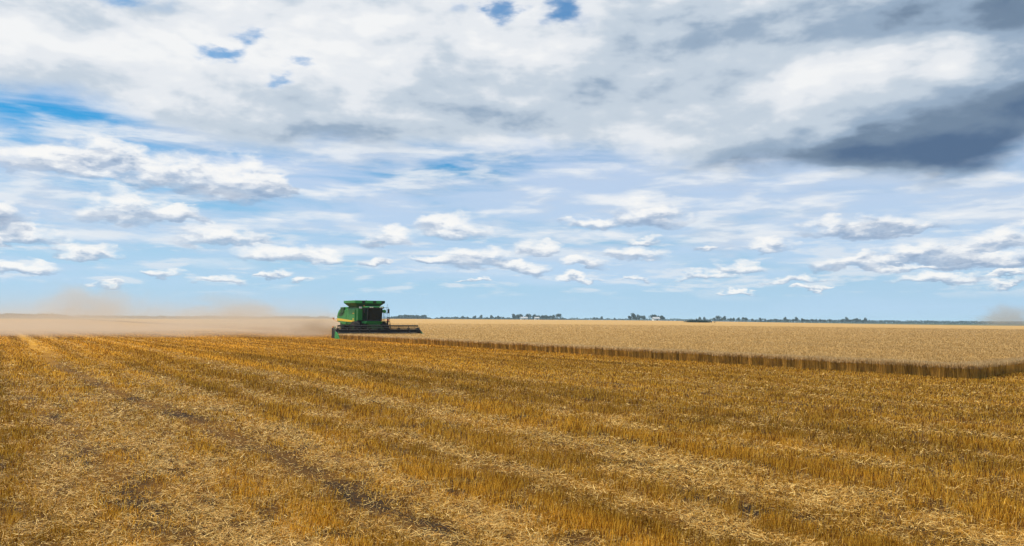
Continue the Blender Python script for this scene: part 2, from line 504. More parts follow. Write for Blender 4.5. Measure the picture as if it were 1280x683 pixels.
# snap to drill rows (0.19 m) near the camera
row = np.round(v / .19) * .19 + rng.normal(0, .065, N)
dv = np.where(d < 45, row - v, 0); x = x + NX * dv; y = y + NY * dv
clump = fbm(x * 4.5, y * 4.5, 77)
farf_ = smooth(14, 60, d)
keep = (rng.random(N) > bare * .96) & (rng.random(N) > tr * .6) & (rng.random(N) < np.clip(smooth(.36, .62, clump) + .12 + .8 * farf_, 0, 1)) & ~in_crop(x, y, .05)
keep &= rng.random(N) < np.clip(1.0 - .5 * light, .3, 1)
x, y, d, light, tr, s, v = [a[keep] for a in (x, y, d, light, tr, s, v)]; N = len(x)
H = (.055 + .065 * rng.random(N)) * np.clip(1 - .45 * light, .5, 1.4) * np.clip(1 - .6 * tr, .3, 1)
lean = .22 + .4 * np.clip(light, 0, 1)
dr = np.stack([rng.normal(0, 1, N) * lean + .06, rng.normal(0, 1, N) * lean, np.ones(N)], 1); dr = unit(dr)
W = .0044 * np.maximum(1, d / 9.5) * (.5 + 1.0 * rng.random(N))
fa = rng.random(N) * np.pi; face = np.stack([np.cos(fa), np.sin(fa), np.zeros(N)], 1)
face = unit(face + np.stack([x, y, np.zeros(N)], 1) / d[:, None] * .9)
t = rng.random(N)[:, None]; k = rng.random(N)[:, None]
c1 = np.array([.50, .235, .010]); c2 = np.array([.98, .60, .085]); c3 = np.array([.13, .052, .005])
t = t ** 1.3
hue = vnoise(s * .2, v * .5, 55)[:, None]
C = c1 * (1 - t) + c2 * t
C = np.where(k < .36, c3 * (1 + t), C) * (.80 + .30 * hue + .75 * (vnoise(s * .03, v * 1.5, 21)[:, None] - .5) + .35 * (fbm(s * 1.2, v * 2.4, 57)[:, None] - .5))
P0 = np.stack([x, y, gz(x, y) - .005], 1)
o = np_mesh('stubble', blades(P0, dr, H, W, face), m_straw, C)
tag(o, 'standing golden stubble stems left in drilled rows', 'stubble', kind='stuff')

# loose straw lying about in pale swaths
N = 1000000
x, y, d = polar(N, 4.8, 110)
s, v, light, tr, bare = pattern(x, y)
cl = fbm(x * 1.7, y * 1.7, 99)
keep = (rng.random(N) > bare * .93) & (rng.random(N) < np.clip((.34 + .75 * light + .8 * (cl - .5)) * (.35 + 1.1 * smooth(.34, .62, fbm(x * 5, y * 5, 98))), .04, 1) * (1 - .55 * smooth(16, 45, d))) & ~in_crop(x, y, .1)
x, y, d, light, tr = [a[keep] for a in (x, y, d, light, tr)]; N = len(x)
L = .025 + .105 * rng.random(N) ** 1.7
ang = rng.random(N) * 2 * np.pi
up = np.abs(rng.normal(0, .28, N)) * np.where(rng.random(N) < .25, 2.6, 1)
dr = unit(np.stack([np.cos(ang), np.sin(ang), up], 1))
W = .0048 * np.maximum(1, d / 10) * (.5 + 1.0 * rng.random(N))
face = unit(np.stack([rng.normal(0, .5, N), rng.normal(0, .5, N) - .6, np.ones(N)], 1))
t = rng.random(N)[:, None]
t = t ** 1.7
C = np.array([.46, .21, .014]) * (1 - t) + np.array([1.0, .72, .26]) * t
C = np.where(rng.random(N)[:, None] < .25, C * .4, C)
P0 = np.stack([x, y, gz(x, y) + .01 + .05 * rng.random(N) ** 1.5 * np.clip(1 + light, .4, 1.6)], 1)
o = np_mesh('loose_straw', blades(P0, dr, L, W, face), m_straw, C)
tag(o, 'pale loose straw scattered over the stubble in swaths', 'straw', kind='stuff')

# short chaff and broken bits filling the gaps close by
N = 660000
x, y, d = polar(N, 4.8, 45)
s, v, light, tr, bare = pattern(x, y)
cl = fbm(x * 2.3, y * 2.3, 123)
keep = (rng.random(N) > bare * .62) & (rng.random(N) < .9 * smooth(.32, .66, cl) + .12 + .2 * light) & ~in_crop(x, y, .1)
x, y, d = [a[keep] for a in (x, y, d)]; N = len(x)
ang = rng.random(N) * 2 * np.pi
dr = unit(np.stack([np.cos(ang), np.sin(ang), np.abs(rng.normal(0, .35, N))], 1))
W = .0065 * np.maximum(1, d / 10) * (.5 + rng.random(N))
face = unit(np.stack([rng.normal(0, .5, N), rng.normal(0, .5, N), np.ones(N)], 1))
t = rng.random(N)[:, None] ** 1.6
C = np.array([.10, .052, .016]) * (1 - t) + np.array([.90, .60, .17]) * t
P0 = np.stack([x, y, gz(x, y) + .003 + .02 * rng.random(N)], 1)
o = np_mesh('chaff', blades(P0, dr, .015 + .04 * rng.random(N), W, face), m_straw, C)
tag(o, 'short broken chaff strewn between the stubble stems', 'chaff', kind='stuff')

# ------------------------------------------------------------------ standing wheat
WH = .60
m_canopy = new_mat('wheat_canopy')
p = worldpos(); gx, gy, _ = sep(p)
s_ = gx * HX + gy * HY; v_ = gx * NX + gy * NY
n1 = noise(comb(gx, gy * .35, 0.0), 3.2, 6, .7); n2 = noise(comb(s_ * .02, v_ * .2, 0.0), .8, 4, .55); n3 = noise(p, 22, 3, .7)
cc = mixc(sstep(n1 * .6 + n3 * .4, .34, .66), (.20, .115, .030), (.54, .345, .125))
cc = mixc(sstep(n2, .38, .62, 0, .55), cc, (.40, .235, .065))
out_surface(principled(cc, .9, 0, .15, bump=n1 + n3, bdist=.12, bstr=.8).outputs[0])

verts = []; faces = []
def grid(slist_fn, vlist, ns):
    base = len(verts)
    for v0 in vlist:
        for s0 in slist_fn(v0):
            X, Y = xy(s0, v0); dd = math.hypot(X, Y)
            if dd > 650: X *= 650 / dd; Y *= 650 / dd
            dd = min(dd, 650)
            z = float(gz(X, Y)) + WH - .06 + .05 * (float(vnoise(np.array(X * .5), np.array(Y * .5), 8)) - .5)
            verts.append((X, Y, z))
    for i in range(len(vlist) - 1):
        for j in range(ns - 1):
            a = base + i * ns + j
            faces.append((a, a + 1, a + ns + 1, a + ns))
sr = lambda v0: S_COR - .25 - .190 * (v0 - V_EDGE)
grid(lambda v0: np.linspace(S_CUT + .3, sr(v0), 120), np.linspace(V_EDGE + .25, V_CUT + .3, 16), 120)
grid(lambda v0: np.concatenate([sr(v0) - 0.0 - np.geomspace(1, 760, 150) + 1.0])[::-1], list(V_CUT + .3 + np.geomspace(.6, 700, 90) - .6), 150)
cano = link_mesh('wheat_canopy', verts, faces, m_canopy, smooth_=True)
tag(cano, 'dense pale tan heads of the standing wheat field to the horizon', 'wheat', kind='stuff')
# soft brown mass of stems just inside the cut faces
m_inner = new_mat('wheat_stem_mass')
p = worldpos(); n1 = noise(vm('MULTIPLY', p, (1, 1, .08)), 30, 4, .6)
out_surface(principled(mixc(sstep(n1, .35, .65), (.15, .070, .010), (.46, .25, .042)), .95, 0, .1, bump=n1, bdist=.05).outputs[0])
verts = []; faces = []
def wall(path):
    for (a, b) in zip(path[:-1], path[1:]):
        n_ = max(1, int(math.hypot(b[0]-a[0], b[1]-a[1]) / 2))
        for i in range(n_):
            q0 = [a[k] + (b[k]-a[k]) * i / n_ for k in (0, 1)]; q1 = [a[k] + (b[k]-a[k]) * (i+1) / n_ for k in (0, 1)]
            z0 = float(gz(*q0)); z1 = float(gz(*q1)); k0 = len(verts)
            verts.extend([(q0[0], q0[1], z0), (q1[0], q1[1], z1), (q1[0], q1[1], z1 + WH - .08), (q0[0], q0[1], z0 + WH - .08)])
            faces.append((k0, k0+1, k0+2, k0+3))
IN = .35
wall([xy(-560, V_CUT + IN), xy(S_CUT - IN, V_CUT + IN)])
wall([xy(S_CUT - 0 + IN, V_CUT + IN), xy(S_CUT + IN, V_EDGE + IN), xy(S_COR - IN, V_EDGE + IN), xy(sr(500) - IN, 500)])
tag(link_mesh('wheat_stems', verts, faces, m_inner), 'brown mass of wheat stems inside the cut edge', 'wheat', kind='stuff')

# stems with ears along the edges
def edge_points(n, a, b, inward, depth, along_pow=1.0):
    u = rng.random(n) ** along_pow; w = rng.random(n) ** 1.5 * depth
    jit = (vnoise(u * 300, u * 0, 61) - .5) * .09
    X = a[0] + (b[0] - a[0]) * u + inward[0] * (w + jit); Y = a[1] + (b[1] - a[1]) * u + inward[1] * (w + jit)
    return X, Y
pA = xy(S_CUT, V_EDGE); pB = xy(S_COR, V_EDGE)
e2 = (.722, .69); pC = (pB[0] + e2[0] * 30, pB[1] + e2[1] * 30)
XY = [edge_points(64000, pB, pA, (NX, NY), .9, 1.25), edge_points(26000, pB, pC, (-HX, -HY), .9),
      edge_points(14000, xy(S_CUT, V_CUT), xy(S_CUT - 150, V_CUT), (NX, NY), .8),
      edge_points(9000, xy(S_CUT, V_EDGE), xy(S_CUT, V_CUT), (HX, HY), .5)]
x = np.concatenate([a[0] for a in XY]); y = np.concatenate([a[1] for a in XY]); N = len(x); d = np.hypot(x, y)
Hn = WH * (.78 + .28 * rng.random(N)) * (.93 + .14 * vnoise(x * 1.3, y * 1.3, 4))
dr = unit(np.stack([rng.normal(0, .07, N), rng.normal(0, .07, N), np.ones(N)], 1))
face = unit(np.stack([x, y, np.zeros(N)], 1) + rng.normal(0, .5, (N, 3)) * d[:, None] * np.array([1, 1, 0]))
W = .0055 * np.maximum(1, d / 18) * (.7 + .6 * rng.random(N))
P0 = np.stack([x, y, gz(x, y)], 1)
Vs = blades(P0, dr, Hn * .88, W, face)
t = rng.random(N)[:, None]
Cs = (np.array([.25, .135, .020]) * (1 - t) + np.array([.72, .45, .10]) * t) * (.70 + .3 * vnoise(x * 2.2, y * 2.2, 44) + .6 * vnoise(x * 9, y * 9, 45))[:, None]
# ears: broader blades, nodding
ed = unit(dr + rng.normal(0, .32, (N, 3)) * np.array([1, 1, .4]))
Pe = P0 + dr * (Hn * .84)[:, None]
Ve = blades(Pe, ed, .085 + .03 * rng.random(N), W * 2.4, face)
Ce = (np.array([.46, .31, .13]) * (1 - t) + np.array([.68, .50, .26]) * t)
# ears spread over the canopy top further in
M = 230000
x, y, d2 = polar(M, 32, 260, R(42))
k_ = in_crop(x, y, -.3); x, y, d2 = x[k_], y[k_], d2[k_]; M = len(x)
P1 = np.stack([x, y, gz(x, y) + WH - .09 + .05 * rng.random(M) + .05 * (fbm(x * .6, y * .6, 13) - .5)], 1)
ed = unit(rng.normal(0, .55, (M, 3)) * np.array([1, 1, .2]) + np.array([0, 0, 1]))
Wt = .013 * np.maximum(1, d2 / 24) * (.7 + .6 * rng.random(M))
f2 = unit(np.stack([x, y, np.zeros(M)], 1)); 
Vt = blades(P1, ed, (.06 + .05 * rng.random(M)), Wt, f2)
t2 = rng.random(M)[:, None]
Ct = np.array([.30, .18, .055]) * (1 - t2) + np.array([.66, .46, .20]) * t2
o = np_mesh('wheat', np.concatenate([Vs, Ve, Vt]), m_wheat, np.concatenate([Cs, Ce, Ct]))
tag(o, 'ripe wheat plants with tan ears standing along the cut edge', 'wheat', kind='stuff')

# ------------------------------------------------------------------ combine harvester
M_ = {
 'green': paint('combine_green', (.012, .270, .045), .42, .10, coat=.08),
 'dgreen': paint('combine_dark_green', (.007, .085, .018), .6, .10),
 'yellow': paint('combine_yellow', (.85, .60, .02), .4, .15),
 'black': paint('combine_black', (.008, .008, .010), .65, .08, (.16, .12, .08)),
 'rubber': paint('combine_tyre', (.014, .014, .014), .9, .2, (.14, .10, .06)),
 'steel': paint('combine_steel', (.09, .09, .09), .6, .2, metal=.3),
 'white': paint('combine_lamp_white', (.75, .75, .72), .3, .1),
 'red': paint('combine_red', (.45, .03, .02), .4, .1),
 'orange': paint('combine_amber', (.60, .22, .04), .4, .1),
 'seat': paint('combine_seat', (.03, .03, .035), .8, .1),
}
m = new_mat('combine_cab_glass')
b = principled((.006, .010, .011), .06, 0, .22, coat=.0); b.inputs['Transmission Weight'].default_value = 0.0
tr_ = E.nt.nodes.new('ShaderNodeBsdfTransparent'); tr_.inputs[0].default_value = (.55, .66, .62, 1)
mx = E.nt.nodes.new('ShaderNodeMixShader'); mx.inputs[0].default_value = .60
E.nt.links.new(tr_.outputs[0], mx.inputs[1]); E.nt.links.new(b.outputs[0], mx.inputs[2])
out_surface(mx.outputs[0]); M_['glass'] = m

class MB:
    def __init__(s): s.bm = bmesh.new()
    def box(s, x0, x1, y0, y1, z0, z1, bev=0.0, rot=None, piv=None):
        r_ = bmesh.ops.create_cube(s.bm, size=1.0)
        for v0 in r_['verts']:
            v0.co = Vector(((x0+x1)/2 + v0.co.x*(x1-x0), (y0+y1)/2 + v0.co.y*(y1-y0), (z0+z1)/2 + v0.co.z*(z1-z0)))
        if bev > 0:
            es = list({e for v0 in r_['verts'] for e in v0.link_edges})
            bmesh.ops.bevel(s.bm, geom=es, offset=bev, segments=2, affect='EDGES', profile=.6)
        return s
    def tube(s, a, b, r1, r2=None, n=10):
        a = Vector(a); b = Vector(b); r2 = r1 if r2 is None else r2
        q = (b - a).to_track_quat('Z', 'Y')
        rings = []
        for p_, rr in ((a, r1), (b, r2)):
            rings.append([s.bm.verts.new(p_ + q @ Vector((rr*math.cos(2*math.pi*i/n), rr*math.sin(2*math.pi*i/n), 0))) for i in range(n)])
        for i in range(n):
            s.bm.faces.new((rings[0][i], rings[0][(i+1) % n], rings[1][(i+1) % n], rings[1][i]))
        s.bm.faces.new(rings[0][::-1]); s.bm.faces.new(rings[1])
        return s
    def path(s, pts, r_, n=8):
        for a, b in zip(pts[:-1], pts[1:]): s.tube(a, b, r_, n=n)
        return s
    def prism(s, prof, y0, y1, bev=0.0):
        """profile in x,z extruded along y"""
        A = [s.bm.verts.new((x_, y0, z_)) for x_, z_ in prof]; B = [s.bm.verts.new((x_, y1, z_)) for x_, z_ in prof]
        fs = [s.bm.faces.new(A), s.bm.faces.new(B[::-1])]
        n = len(prof)
        for i in range(n): fs.append(s.bm.faces.new((A[i], B[i], B[(i+1) % n], A[(i+1) % n])))
        if bev > 0:
            es = list({e for f in fs for e in f.edges})
            bmesh.ops.bevel(s.bm, geom=es, offset=bev, segments=2, affect='EDGES', profile=.6)
        return s
    def loft(s, rings):
        """rings: list of lists of points (same count), capped"""
        R_ = [[s.bm.verts.new(p_) for p_ in r_] for r_ in rings]
        n = len(R_[0])
        for a, b in zip(R_[:-1], R_[1:]):
            for i in range(n): s.bm.faces.new((a[i], a[(i+1) % n], b[(i+1) % n], b[i]))
        s.bm.faces.new(R_[0][::-1]); s.bm.faces.new(R_[-1])
        return s
    def build(s, name, mat, parent=None, smooth_=False):
        bmesh.ops.recalc_face_normals(s.bm, faces=s.bm.faces)
        me = bpy.data.meshes.new(name); s.bm.to_mesh(me); s.bm.free()
        me.materials.append(M_[mat] if isinstance(mat, str) else mat)
        if smooth_: me.polygons.foreach_set('use_smooth', [True]*len(me.polygons))
        o = bpy.data.objects.new(name, me); col.objects.link(o); o.parent = parent
        return o

comb_x, comb_y = xy(-88.5, 37.15)
cb = bpy.data.objects.new('combine_harvester', None); col.objects.link(cb)
cb.location = (comb_x, comb_y, 0); cb.rotation_euler = (0, 0, math.atan2(HY, HX))
tag(cb, 'large green combine harvester with yellow side stripe cutting the edge of the wheat', 'combine')
# local frame: x forward, y to the machine's left, z up. The side seen in the photo is y < 0
# chassis and rear body
MB().box(-5.4, 1.2, -.75, .75, .85, 1.5, .05).box(-1.2, .9, -1.2, 1.2, 1.2, 1.75, .05).build('chassis', 'black', cb)
prof = [(-6.5, 1.95), (-6.6, 2.3), (-6.56, 2.7), (-6.4, 3.05), (-6.1, 3.32), (-5.7, 3.47), (-5.3, 3.52), (-.2, 3.52), (-.2, 1.75), (-3.0, 1.62), (-4.2, 1.55), (-5.2, 1.72)]
body = MB().prism(prof, -1.5, 1.5, .06).build('body', 'green', cb)
# side shields on both sides, a hair proud of the body
for sg in (-1, 1):
    ya, yb = (-1.585, -1.502) if sg < 0 else (1.502, 1.585)
    MB().prism([(-6.35, 2.02), (-6.4, 2.6), (-6.15, 3.02), (-5.8, 3.26), (-5.3, 3.36), (-3.35, 3.36), (-3.35, 1.66), (-4.2, 1.6), (-5.2, 1.78)], ya, yb, .03).build('side_panel', 'green', cb)
    MB().box(-3.28, -.55, ya, yb, 1.86, 3.40, .03).build('side_panel', 'green', cb)
    yc, yd = (ya - .014, ya - .002) if sg < 0 else (yb + .002, yb + .014)
    MB().prism([(-6.36, 2.06), (-6.38, 2.36), (-.62, 2.06), (-.62, 1.88), (-3.3, 1.94)], min(yc, yd), max(yc, yd)).build('stripe', 'yellow', cb)
    MB().prism([(-5.9, 2.62), (-5.75, 3.0), (-5.2, 3.12), (-4.3, 3.05), (-4.45, 2.72), (-5.2, 2.58)], min(yc, yd), max(yc, yd)).build('air_screen', 'dgreen', cb)
    MB().box(-1.25, -.75, min(yc, yd), max(yc, yd), 2.88, 2.98).build('decal', 'yellow', cb)
    MB().box(-1.2, -.8, min(yc, yd), max(yc, yd), 2.18, 2.32).build('decal', 'yellow', cb)
# engine hood, rotary screen, exhaust
MB().box(-5.2, -3.2, -1.42, 1.42, 3.50, 3.74, .08).build('engine_hood', 'green', cb)
MB().box(-5.15, -4.0, -1.66, -1.43, 2.95, 3.70, .06).build('engine_screen', 'dgreen', cb)
MB().tube((-3.6, .9, 3.7), (-3.6, .9, 4.15), .09).build('exhaust_pipe', 'steel', cb)
# grain tank and flared folding extension
MB().box(-3.1, -.15, -1.47, 1.47, 3.45, 3.72, .04).build('grain_tank', 'dgreen', cb)
def rect(x0, x1, y0, y1, z): return [(x0, y0, z), (x1, y0, z), (x1, y1, z), (x0, y1, z)]
MB().loft([rect(-2.9, -.25, -1.35, 1.35, 3.70), rect(-3.35, .25, -1.85, 1.85, 4.16)]).build('tank_extension', 'dgreen', cb)
ex = MB()
ex.box(-3.40, -3.30, -1.90, 1.90, 4.16, 4.46, .02).box(.22, .32, -1.90, 1.90, 4.14, 4.46, .02)
ex.box(-3.30, .22, -1.90, -1.82, 4.16, 4.46, .02).box(-3.30, .22, 1.82, 1.90, 4.16, 4.46, .02)
ex.build('tank_rim', 'green', cb)
for y0 in (-1.05, .35, 1.45):
    MB().box(.322, .36, y0, y0 + .42, 4.16, 4.42, .01).build('hinge_plate', 'black', cb)
MB().tube((-1.5, 0, 3.9), (-.9, 0, 4.7 - .25), .12).build('filling_auger', 'steel', cb)
# front bulkhead beside the cab
MB().box(-.2, .18, -1.5, 1.5, 2.1, 3.55, .03).build('bulkhead', 'green', cb)
MB().box(-.15, .12, -1.49, 1.49, 1.5, 2.1, .03).build('lower_bulkhead', 'black', cb)
MB().box(.19, .26, -1.36, -1.0, 3.50, 3.72, .01).build('work_light', 'white', cb)
# cab
cab = MB()
for (x0, y0) in ((.22, -.93), (.22, .87)): cab.box(x0, x0 + .08, y0, y0 + .06, 2.12, 3.55)
for y0 in (-.93, .87): cab.prism([(1.62, 2.12), (1.70, 2.12), (1.86, 3.55), (1.78, 3.55)], y0, y0 + .06)
cab.box(.2, 1.72, -.95, .95, 2.02, 2.14, .02)
cab.box(.19, .23, -.9, .9, 2.12, 3.55)
cab.build('cab_frame', 'black', cb)
MB().box(.2, 2.05, -1.03, 1.03, 3.56, 3.74, .06).build('cab_roof', 'green', cb)
MB().prism([(1.80, 3.50), (2.12, 3.50), (2.16, 3.62), (1.80, 3.62)], -1.0, 1.0, .01).build('roof_visor', 'black', cb)
for y0 in (-.85, -.6, .4, .65):
    MB().box(2.162, 2.20, y0, y0 + .2, 3.58, 3.68, .01).build('work_light', 'white', cb)
MB().tube((.5, -.85, 3.74), (.5, -.85, 3.90), .06).build('beacon', 'orange', cb)
# glass panes
def pane(name, pts_):
    o = link_mesh(name, pts_, [(0, 1, 2, 3)], M_['glass'], cb)
    md = o.modifiers.new('solid', 'SOLIDIFY'); md.thickness = .008; return o
pane('windscreen', [(1.68, -.87, 2.14), (1.68, .87, 2.14), (1.83, .87, 3.55), (1.83, -.87, 3.55)])
pane('side_window', [(.30, -.90, 2.14), (1.62, -.90, 2.14), (1.78, -.90, 3.55), (.30, -.90, 3.55)])
pane('side_window', [(.30, .90, 2.14), (1.62, .90, 2.14), (1.78, .90, 3.55), (.30, .90, 3.55)])
st = MB().box(.55, 1.0, -.27, .27, 2.35, 2.52, .05).box(.45, .6, -.26, .26, 2.45, 3.2, .05).box(.65, .85, -.2, .2, 2.14, 2.36).build('driver_seat', 'seat', cb)
sw = MB(); sw.tube((1.45, 0, 2.14), (1.25, 0, 2.75), .035)
ring = [(1.25 + .06*math.sin(a), .2*math.cos(a), 2.77 + .19*math.sin(a)) for a in [i*math.pi/6 for i in range(13)]]
sw.path(ring, .015, 6); sw.build('steering_wheel', 'black', cb)
# platform and green front below the cab
MB().prism([(.2, 1.72), (1.55, 1.72), (1.78, 2.0), (.2, 2.0)], -1.0, 1.0, .03).build('cab_base', 'green', cb)
MB().box(.2, 1.5, 1.03, 1.95, 1.93, 2.0, .01).build('platform', 'dgreen', cb)
rl = MB()
for (x0, y0) in ((.3, 1.92), (.95, 1.92), (1.5, 1.92), (1.5, 1.2)): rl.tube((x0, y0, 2.0), (x0, y0, 3.0), .028)
for z0 in (2.5, 3.0): rl.path([(.3, 1.92, z0), (1.5, 1.92, z0), (1.5, 1.2, z0)], .026)
rl.build('handrail', 'black', cb)
ld = MB()
for y0 in (2.1, 2.5): ld.tube((1.0, y0 , .55), (1.0, y0 - .25, 2.0), .03)
for i in range(5):
    z0 = .6 + i*.33; yy = -.25*(z0-.55)/1.45
    ld.box(.88, 1.12, 2.1 + yy, 2.5 + yy, z0 - .02, z0 + .02)
ld.build('ladder', 'black', cb)
for sg in (-1, 1):
    a = MB().path([(1.95, sg*1.0, 3.6), (2.15, sg*1.55, 3.6), (2.15, sg*1.55, 3.45)], .022).build('mirror_arm', 'black', cb)
    MB().box(2.12, 2.18, sg*1.55 - .13, sg*1.55 + .13, 2.95, 3.45, .02).build('mirror', 'black', a)
MB().path([(.6, 1.95, 2.9), (.6, 2.1, 4.1)], .015).build('antenna', 'black', cb)
# fuel tank / rear details
MB().prism([(-6.5, 1.9), (-5.4, 1.7), (-5.4, 1.1), (-6.2, 1.0), (-6.7, 1.35)], -1.1, 1.1, .04).build('straw_chopper', 'dgreen', cb)
a = MB().path([(-6.5, -1.35, 1.9), (-7.3, -1.45, 2.0), (-7.9, -1.5, 2.25)], .03).build('light_arm', 'orange', cb)
MB().box(-8.0, -7.84, -1.58, -1.40, 2.2, 2.42, .02).build('tail_light', 'orange', a)
a = MB().path([(.9, 1.62, 3.2), (-2.5, 1.75, 3.25), (-6.9, 1.85, 3.15)], .19, 14).build('unloading_auger', 'green', cb)
MB().tube((-6.9, 1.85, 3.2), (-7.15, 1.9, 2.75), .2, .22, 14).build('spout', 'rubber', a)
# wheels
def wheel(x0, y0, r_, w, name='wheel'):
    sg = 1 if y0 > 0 else -1
    ring_pts = []
    prof_ = [(-.5, .56), (-.5, .93), (-.36, 1.0), (.36, 1.0), (.5, .93), (.5, .56)]
    bm = bmesh.new(); n = 36; rings = []
    for i in range(n):
        a_ = 2*math.pi*i/n
        rings.append([bm.verts.new((x0 + rr*r_*math.cos(a_), y0 + yy*w, r_ + rr*r_*math.sin(a_))) for yy, rr in prof_])
    for i in range(n):
        A, B = rings[i], rings[(i+1) % n]
        for j in range(len(prof_)): bm.faces.new((A[j], A[(j+1) % 6], B[(j+1) % 6], B[j]))
    mb = MB(); mb.bm.free(); mb.bm = bm
    for i in range(22):                                     # lugs
        a_ = 2*math.pi*i/22
        for hs in (-1, 1):
            aa = a_ + (math.pi/22 if hs > 0 else 0)
            p0 = Vector((x0 + 1.0*r_*math.cos(aa), y0 + hs*.03*w, r_ + 1.0*r_*math.sin(aa)))
            p1 = Vector((x0 + .985*r_*math.cos(aa + .16), y0 + hs*.48*w, r_ + .985*r_*math.sin(aa + .16)))
            mb.tube(p0, p1, .035, n=5)
    wh = bpy.data.objects.new(name, None); col.objects.link(wh); wh.parent = cb
    mb.build('tyre', 'rubber', wh)
    MB().tube((x0, y0 - .42*w, r_), (x0, y0 + .42*w, r_), .57*r_, n=28).tube((x0, y0 - .5*w, r_), (x0, y0 + .5*w, r_), .2*r_, n=16).build('rim', 'dgreen', wh)
for sg in (-1, 1):
    wheel(0, sg*1.72, .98, .72); wheel(-4.5, sg*1.35, .68, .46)
MB().tube((-.0, -1.7, .98), (0, 1.7, .98), .16).build('axle', 'black', cb)
MB().tube((-4.5, -1.3, .68), (-4.5, 1.3, .68), .10).build('axle', 'black', cb)
# feeder house
MB().prism([(.9, 1.5), (1.1, .95), (3.0, .35), (3.0, 1.05), (1.5, 1.75)], -.72, .72, .03).build('feeder_house', 'dgreen', cb)
# header
HC = -.35                                               # header centre relative to machine centre line
hd = bpy.data.objects.new('header', None); col.objects.link(hd); hd.parent = cb
hw = 5.18
y0h, y1h = HC - hw, HC + hw
MB().prism([(2.95, .25), (2.95, .98), (3.08, .98), (3.12, .45), (3.4, .22), (4.15, .14), (4.15, .10), (3.0, .12)], y0h, y1h).build('header_frame', 'black', hd)
MB().box(2.90, 3.02, y0h, y1h, .985, 1.10, .02).build('top_beam', 'black', hd)
MB().tube((3.42, y0h + .1, .52), (3.42, y1h - .1, .52), .24, n=16).build('cross_auger', 'steel', hd)
kn = MB()
for i in range(67):
    yy = y0h + .1 + i*.152; kn.prism([(4.13, .10), (4.13, .15), (4.30, .11)], yy - .02, yy + .02)
kn.build('cutter_bar', 'steel', hd)
# reel
rc = Vector((3.85, 0, .98)); rr_ = .50
ax = MB().tube((rc.x, y0h + .2, rc.z), (rc.x, y1h - .2, rc.z), .085, n=12)
ax.build('reel_tube', 'black', hd)
for i in range(6):
    a_ = R(90) + i*math.pi/3 + R(4)
    q = Vector((rc.x + rr_*math.cos(a_), 0, rc.z + rr_*math.sin(a_)))
    bt = MB().tube((q.x, y0h + .2, q.z), (q.x, y1h - .2, q.z), .09 if i == 0 else .035, n=8).build('reel_bat', 'black', hd)
    tn = MB()
    for j in range(64):
        yy = y0h + .28 + j*.152
        tn.tube((q.x, yy, q.z), (q.x + .03, yy, q.z - .22), .008, n=3)
    tn.build('tines', 'black', bt)
sp = None
for yy in np.linspace(y0h + .22, y1h - .22, 9):
    sp = MB()
    for i in range(6):
        a_ = R(90) + i*math.pi/3 + R(4)
        sp.tube((rc.x, yy, rc.z), (rc.x + rr_*math.cos(a_), yy, rc.z + rr_*math.sin(a_)), .035, n=6)
        b_ = a_ + math.pi/3
        sp.tube((rc.x + .5*rr_*math.cos(a_), yy, rc.z + .5*rr_*math.sin(a_)), (rc.x + .5*rr_*math.cos(b_), yy, rc.z + .5*rr_*math.sin(b_)), .02, n=5)
    sp.build('reel_spider', 'black', hd)
for yy in (y0h + .02, y1h - .02):
    MB().prism([(2.95, .98), (2.95, 1.15), (3.9, 1.06), (3.9, .94)], yy - .05, yy + .05).build('reel_arm', 'black', hd)
# end sheets and crop dividers
for yy, sg in ((y0h, -1), (y1h, 1)):
    ya, yb = (yy - .16, yy - .02) if sg < 0 else (yy + .02, yy + .16)
    MB().prism([(2.9, .10), (2.9, 1.20), (3.25, 1.28), (4.2, .80), (4.3, .08)], ya, yb, .03).build('end_sheet', 'black', hd)
    dv = MB()
    dv.loft([[(4.0, ya - .05, .05), (4.0, yb + .05, .05), (4.0, yb, .90), (4.0, ya, .90)],
             [(4.6, ya - .02, .04), (4.6, yb + .02, .04), (4.6, yb - .02, .56), (4.6, ya + .02, .56)],
             [(5.25, (ya+yb)/2 - .02, .03), (5.25, (ya+yb)/2 + .02, .03), (5.25, (ya+yb)/2 + .01, .12), (5.25, (ya+yb)/2 - .01, .12)]])
    dv.build('crop_divider', 'green' if sg < 0 else 'dgreen', hd)
MB().prism([(3.0, 1.22), (3.0, 1.44), (3.14, 1.42), (3.14, 1.22)], y0h - .12, y0h + .04).build('marker_lamp', 'orange', hd)
MB().tube((3.25, y0h + .12, .9), (3.25, y0h + .12, 1.38), .06).build('drive_shield', 'green', hd)
MB().tube((3.0, HC + 1.45, 1.05), (3.0, HC + 1.45, 2.05), .09, n=8).box(2.9, 3.1, HC+1.3, HC+1.6, 1.0, 1.5, .02).build('hose_tower', 'black', hd)
MB().box(2.94, 3.08, HC + 1.38, HC + 1.52, 2.05, 2.28, .02).build('reflector', 'red', hd)
for yy in (HC + 1.0, HC + 1.25, HC + 1.9):
    MB().tube((2.6, yy, 1.1), (2.55, yy, 2.55), .018).build('hose', 'black', hd)

# ------------------------------------------------------------------ far trees
def leaf_mat(name, c):
    m = new_mat(name); p = objpos(); n = noise(p, .5, 4, .6)
    cc = mixc(sstep(n, .35, .65), tuple(v0*.7 for v0 in c), tuple(v0*1.35 for v0 in c))
    b = principled(cc, .7, 0, .2)
    out_surface(b.outputs[0]); return m
m_leaf = leaf_mat('far_foliage', (.012, .034, .022)); m_bark = new_mat('bark')
out_surface(principled((.09, .07, .05), .9).outputs[0])

